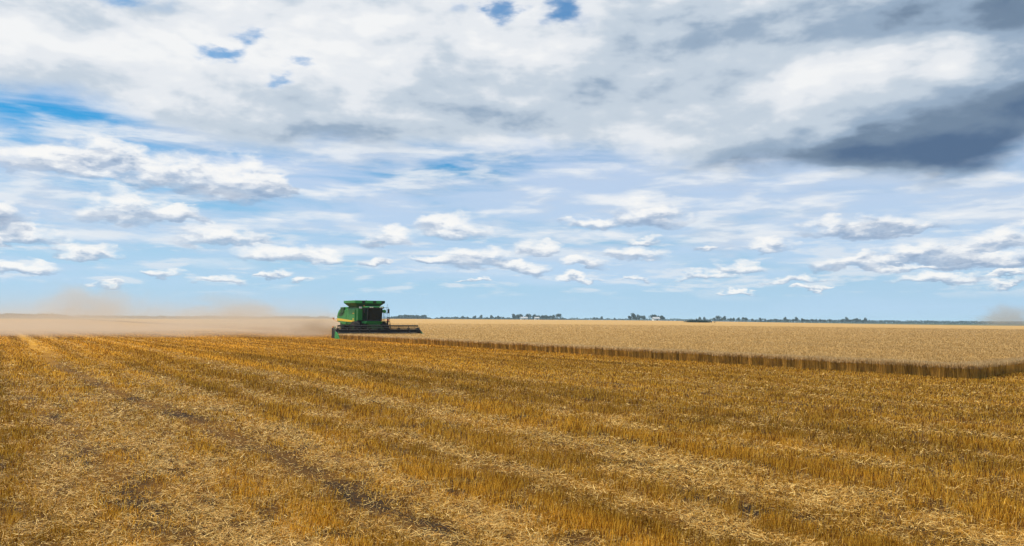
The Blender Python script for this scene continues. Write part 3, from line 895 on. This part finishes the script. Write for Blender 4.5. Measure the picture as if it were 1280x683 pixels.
def crown_faces(cx, cy, cz, rx, rz, n, size, r_):
    """leaf clumps spread through several overlapping lobes"""
    lob = [(r_.normal(0, .38), r_.normal(0, .38), r_.uniform(-.45, .5), r_.uniform(.42, .7)) for _ in range(7)]
    li = r_.integers(0, 7, n); L_ = np.array(lob)[li]
    d_ = unit(r_.normal(0, 1, (n, 3))); rad_ = (r_.random(n) ** .4)[:, None]
    P_ = (L_[:, :3] + d_ * rad_ * L_[:, 3:4]) * np.array([rx, rx, rz]) + np.array([cx, cy, cz])
    a = unit(r_.normal(0, 1, (n, 3))); b = unit(np.cross(a, unit(r_.normal(0, 1, (n, 3)))))
    s_ = size * (.6 + .8 * r_.random(n))[:, None]
    return np.stack([P_ - a*s_ - b*s_*.7, P_ + a*s_ - b*s_*.7, P_ + a*s_*.8 + b*s_*.7, P_ - a*s_*.8 + b*s_*.7], 1)

def tree_proto(seed, h, w):
    r_ = np.random.default_rng(seed)
    t = bpy.data.objects.new('tree', None); col.objects.link(t)
    cf = crown_faces(0, 0, h*.60, w*.5, h*.42, 420, .55, r_)
    c_ = np_mesh('crown', cf, m_leaf); c_.parent = t
    mb = MB(); mb.tube((0, 0, -.3), (r_.normal(0, .2), r_.normal(0, .2), h*.65), .28, .1, 7)
    for _ in range(4):
        z0 = h * r_.uniform(.3, .5); a_ = r_.uniform(0, 6.28)
        mb.tube((0, 0, z0), (w*.3*math.cos(a_), w*.3*math.sin(a_), z0 + h*.25), .1, .04, 5)
    mb.build('trunk', m_bark, t)
    return t
protos = [tree_proto(1, 11, 9), tree_proto(2, 13, 8), tree_proto(3, 9, 10), tree_proto(4, 12, 12), tree_proto(5, 8, 6)]
proto_used = [False] * 5

def place_tree(k, px, depth, sc_, label, group):
    src = protos[k]; X = at_depth(px, depth); z = float(gz(X, depth))
    if not proto_used[k]:
        t = src; proto_used[k] = True
    else:
        t = src.copy(); col.objects.link(t)
        for ch in [c0 for c0 in bpy.data.objects if c0.parent == src]:
            c_ = ch.copy(); col.objects.link(c_); c_.parent = t
    t.location = (X, depth, z); t.scale = (sc_,) * 3; t.rotation_euler = (0, 0, random.uniform(0, 6.28))
    tag(t, label, 'tree', group)

def cluster(x0, x1, depth, n, smin, smax, label, group):
    for i in range(n):
        px = x0 + (x1 - x0) * (i + random.uniform(.2, .8)) / n
        place_tree(random.randrange(5), px, depth + random.uniform(-30, 30), random.uniform(smin, smax), label, group)

cluster(576, 626, 1250, 7, .50, .80, 'small bluish tree of the sparse row left of the farmyard clump', 'trees left of the farmyard')
cluster(640, 700, 1150, 12, .65, 1.05, 'dark tree among the white farm buildings right of the combine', 'trees round the farmyard')
cluster(738, 756, 1500, 3, .5, .75, 'low hazy tree midway between the two farm clumps', 'trees between the farm clumps')
cluster(766, 780, 1500, 2, .4, .6, 'very small hazy tree just left of the lone farm clump', 'trees left of the lone farm')
cluster(786, 806, 1050, 5, .75, 1.0, 'tall dark tree left of the long white shed on the horizon', 'trees left of the white shed')
cluster(814, 832, 1050, 4, .6, .95, 'dark tree standing behind the long white shed on the horizon', 'trees behind the white shed')
cluster(868, 884, 1200, 3, .4, .65, 'small tree beyond the weedy patch in the wheat', 'trees beyond the weedy patch')
cluster(892, 908, 1150, 4, .6, .8, 'compact dark tree of the clump right of the weedy patch', 'trees right of the weedy patch')
cluster(910, 958, 1200, 9, .4, .7, 'small dark tree of the broken row under the right half of the sky', 'trees of the broken row')
cluster(960, 1040, 1150, 14, .45, .75, 'dark tree of the close row ending at the gap in the right horizon', 'trees of the right row')
cluster(1050, 1085, 1150, 7, .5, .75, 'dark tree right of the gap in the right horizon', 'trees right of the gap')

def far_wood(name_label, x0, x1, depth, h0, h1, n, seed, thick=40):
    """a far belt of woodland that reads as one mass"""
    r_ = np.random.default_rng(seed)
    px = x0 + (x1 - x0) * r_.random(n)
    t0 = ray(x0, 400); xx = np.array([at_depth(p_, depth) for p_ in px]); yy = depth + thick * r_.random(n)
    hmax = h0 + (h1 - h0) * fbm(px * .45, px * 0 + seed, seed, 3) * 1.3
    endf = np.clip(np.minimum(px - x0, x1 - px) / 14, .12, 1)
    zz = hmax * endf * r_.random(n) ** .75
    P_ = np.stack([xx, yy, zz + gz(xx, yy)], 1)
    a = unit(r_.normal(0, 1, (n, 3))); b = unit(np.cross(a, unit(r_.normal(0, 1, (n, 3))))); s_ = (.5 + .7 * r_.random(n))[:, None]
    o = np_mesh('woodland', np.stack([P_ - a*s_ - b*s_, P_ + a*s_ - b*s_, P_ + a*s_ + b*s_, P_ - a*s_ + b*s_], 1), m_leaf)
    tag(o, name_label, 'woodland', kind='stuff')
far_wood('dark belt of woodland on the left horizon', -60, 78, 1150, 3, 6.5, 5200, 3)
far_wood('low hazy belt of trees behind the dust', 78, 420, 1700, 2, 7, 6000, 4)
far_wood('blue woodland behind the header of the combine', 478, 542, 1350, 3, 8, 4200, 5)
far_wood('long low blue woodland left of the farmyard', 535, 720, 1600, 2, 6.5, 6500, 6)
far_wood('thin blue woodland along the middle horizon', 700, 960, 2100, 3, 8, 6000, 7)
far_wood('low woodland along the right horizon', 950, 1340, 1700, 2.5, 7, 8000, 8)

# farm buildings
m_wallw = paint('white_shed_wall', (.75, .75, .72), .6, .15); m_roofg = paint('grey_shed_roof', (.42, .43, .45), .5, .15)
def barn(px, depth, L_, Wd, Hh, label):
    X = at_depth(px, depth); t = bpy.data.objects.new('farm_shed', None); col.objects.link(t)
    t.location = (X, depth, float(gz(X, depth))); t.rotation_euler = (0, 0, .15)
    tag(t, label, 'shed')
    MB().box(-L_/2, L_/2, -Wd/2, Wd/2, 0, Hh).build('wall', m_wallw, t)
    MB().prism([(-.0, 0), (0, 0.001)], 0, 1) if False else None
    rf = bmesh.new(); e_ = .4
    vs = [rf.verts.new(p_) for p_ in ((-L_/2-e_, -Wd/2-e_, Hh), (L_/2+e_, -Wd/2-e_, Hh), (L_/2+e_, Wd/2+e_, Hh), (-L_/2-e_, Wd/2+e_, Hh), (-L_/2-e_, 0, Hh+Wd*.28), (L_/2+e_, 0, Hh+Wd*.28))]
    for f in ((0, 1, 5, 4), (2, 3, 4, 5), (0, 4, 3), (1, 2, 5), (3, 2, 1, 0)): rf.faces.new([vs[i] for i in f])
    mb = MB(); mb.bm.free(); mb.bm = rf; mb.build('roof', m_roofg, t)
    MB().box(-L_*.1, L_*.15, -Wd/2 - .08, -Wd/2 - .02, 0, Hh*.8).build('door', 'black', t)
barn(820, 1000, 8, 8, 3.2, 'long white shed in front of the lone clump of trees')
barn(655, 1100, 9, 7, 3.0, 'white shed at the left of the farmyard trees')
barn(671, 1100, 6, 6, 3.2, 'smaller white shed between the farmyard trees')

# weedy patch in the wheat
r_ = np.random.default_rng(5); n = 2600; dep = 400
xc = at_depth(873, dep)
pp = np.stack([xc + r_.normal(0, 2.6, n), dep + r_.normal(0, 1.8, n), WH + .95 * r_.random(n) ** 1.3], 1); pp[:, 2] += gz(pp[:, 0], pp[:, 1])
a = unit(r_.normal(0, 1, (n, 3))); b = unit(np.cross(a, unit(r_.normal(0, 1, (n, 3))))); s_ = (.10 + .12*r_.random(n))[:, None]
o = np_mesh('weed_patch', np.stack([pp - a*s_ - b*s_, pp + a*s_ - b*s_, pp + a*s_ + b*s_, pp - a*s_ + b*s_], 1), m_leaf)
tag(o, 'dark green patch of tall weeds growing in the far wheat', 'weeds', kind='stuff')

# ------------------------------------------------------------------ dust and haze
def vol_mat(name, color, build, aniso=.3):
    m = new_mat(name); dens = build()
    v0 = E.nt.nodes.new('ShaderNodeVolumePrincipled')
    v0.inputs['Color'].default_value = (*color, 1); v0.inputs['Anisotropy'].default_value = aniso
    if isinstance(dens, E): E.nt.links.new(dens.s, v0.inputs['Density'])
    else: v0.inputs['Density'].default_value = dens
    out_surface(v0.outputs[0], vol=True)
    return m

def box_obj(name, x0, x1, y0, y1, z0, z1, mat, step=None):
    o = MB().box(x0, x1, y0, y1, z0, z1).build(name, mat)
    return o
DUST = (.57, .49, .40)
def bank():
    p = worldpos(); x_, y_, z_ = sep(p)
    s1 = x_ * HX + y_ * HY; v1 = x_ * NX + y_ * NY
    n = noise(vm('MULTIPLY', p, (1, .45, 1.6)), .07, 4, .55)
    # near boundary of the dust: a line slanting from the machine's tail to the left
    nb = (y_ - (x_ * -.0 + 88.0)) + (x_ + 22.0) * -.27 * 1.0
    front = sstep(y_ - (x_ * .29 + 96.5) + (n - .5) * 10.0, -2.0, 7.0)
    back = sstep(y_, 135.0, 260.0, 1.0, 0.0)
    right = sstep(x_ + y_ * .16, -4.5, -11.0)
    hgt = 1.3 + (0.0 - x_ - 22.0) * .02
    zf = E.m('POWER', 2.718, z_ * -1.0 / (n * 2.2 + .25))
    right = right * sstep(x_, -120.0, -48.0, 0.35, 1.0)
    return zf * front * back * right * sstep(n, .38, .60, .15, 1.0) * .080
mb_ = vol_mat('dust_bank', DUST, bank)
o = box_obj('dust', -190, -19.5, 74, 265, .02, 7.5, mb_)
tag(o, 'low bank of tan harvest dust trailing left of the combine', 'dust', kind='stuff')

def puff(center, rad_, dens, sc_n):
    def f():
        p = worldpos()
        q = vm('DIVIDE', vm('SUBTRACT', p, center), rad_)
        r2 = vm('LENGTH', q, out=1)
        n = noise(vm('DIVIDE', p, rad_), sc_n, 4, .55)
        return sstep(r2 + (n - .5) * 2.6, .95, .0) * dens * sstep(n, .3, .7, .3, 1.0)
    return f
def puff_obj(px, depth, rx, ry, rz, zc, dens, label, sc_n=1.6, dcol=DUST):
    X = at_depth(px, depth); c0 = (X, depth, zc)
    mt = vol_mat('dust_puff', dcol, puff(c0, (rx, ry, rz), dens, sc_n))
    bm = bmesh.new(); bmesh.ops.create_icosphere(bm, subdivisions=3, radius=1.08)
    for v0 in bm.verts: v0.co = Vector((v0.co.x*rx, v0.co.y*ry, v0.co.z*rz))
    for v0 in bm.verts: v0.co.z = max(v0.co.z, .05 - zc)
    mb = MB(); mb.bm.free(); mb.bm = bm; o = mb.build('dust', mt)
    # coordinates in the material are world ones
    o.location = c0
    tag(o, label, 'dust', kind='stuff'); return o
puff_obj(110, 330, 22, 26, 13, 6, .080, 'faint tall dust plume over the left horizon')
puff_obj(190, 330, 9, 16, 9, 5, .040, 'small faint dust plume right of the tall one')
puff_obj(290, 300, 24, 24, 9, 4.0, .080, 'pale dust plume rising midway behind the combine')
puff_obj(395, 106, 4.6, 7, 1.5, .9, .20, 'dense dust close behind the header, coloured dark brown for shade', 2.0, (.26, .17, .09))  # dust in the combine's shadow, the shade put into its darker colour
puff_obj(372, 118, 9, 10, 2.1, 1.4, .15, 'pale billow of dust blown out behind the combine', 2.2)
puff_obj(1262, 560, 24, 30, 12, 5.5, .085, 'brown dust plume on the far right horizon')

hz = vol_mat('haze_air', (.55, .80, 1.0), lambda: .00016, .2)
tag(box_obj('haze', -5400, 5400, -5400, 5400, -1.0, 24, hz), 'thin bluish summer haze over the plain', 'haze', kind='stuff')
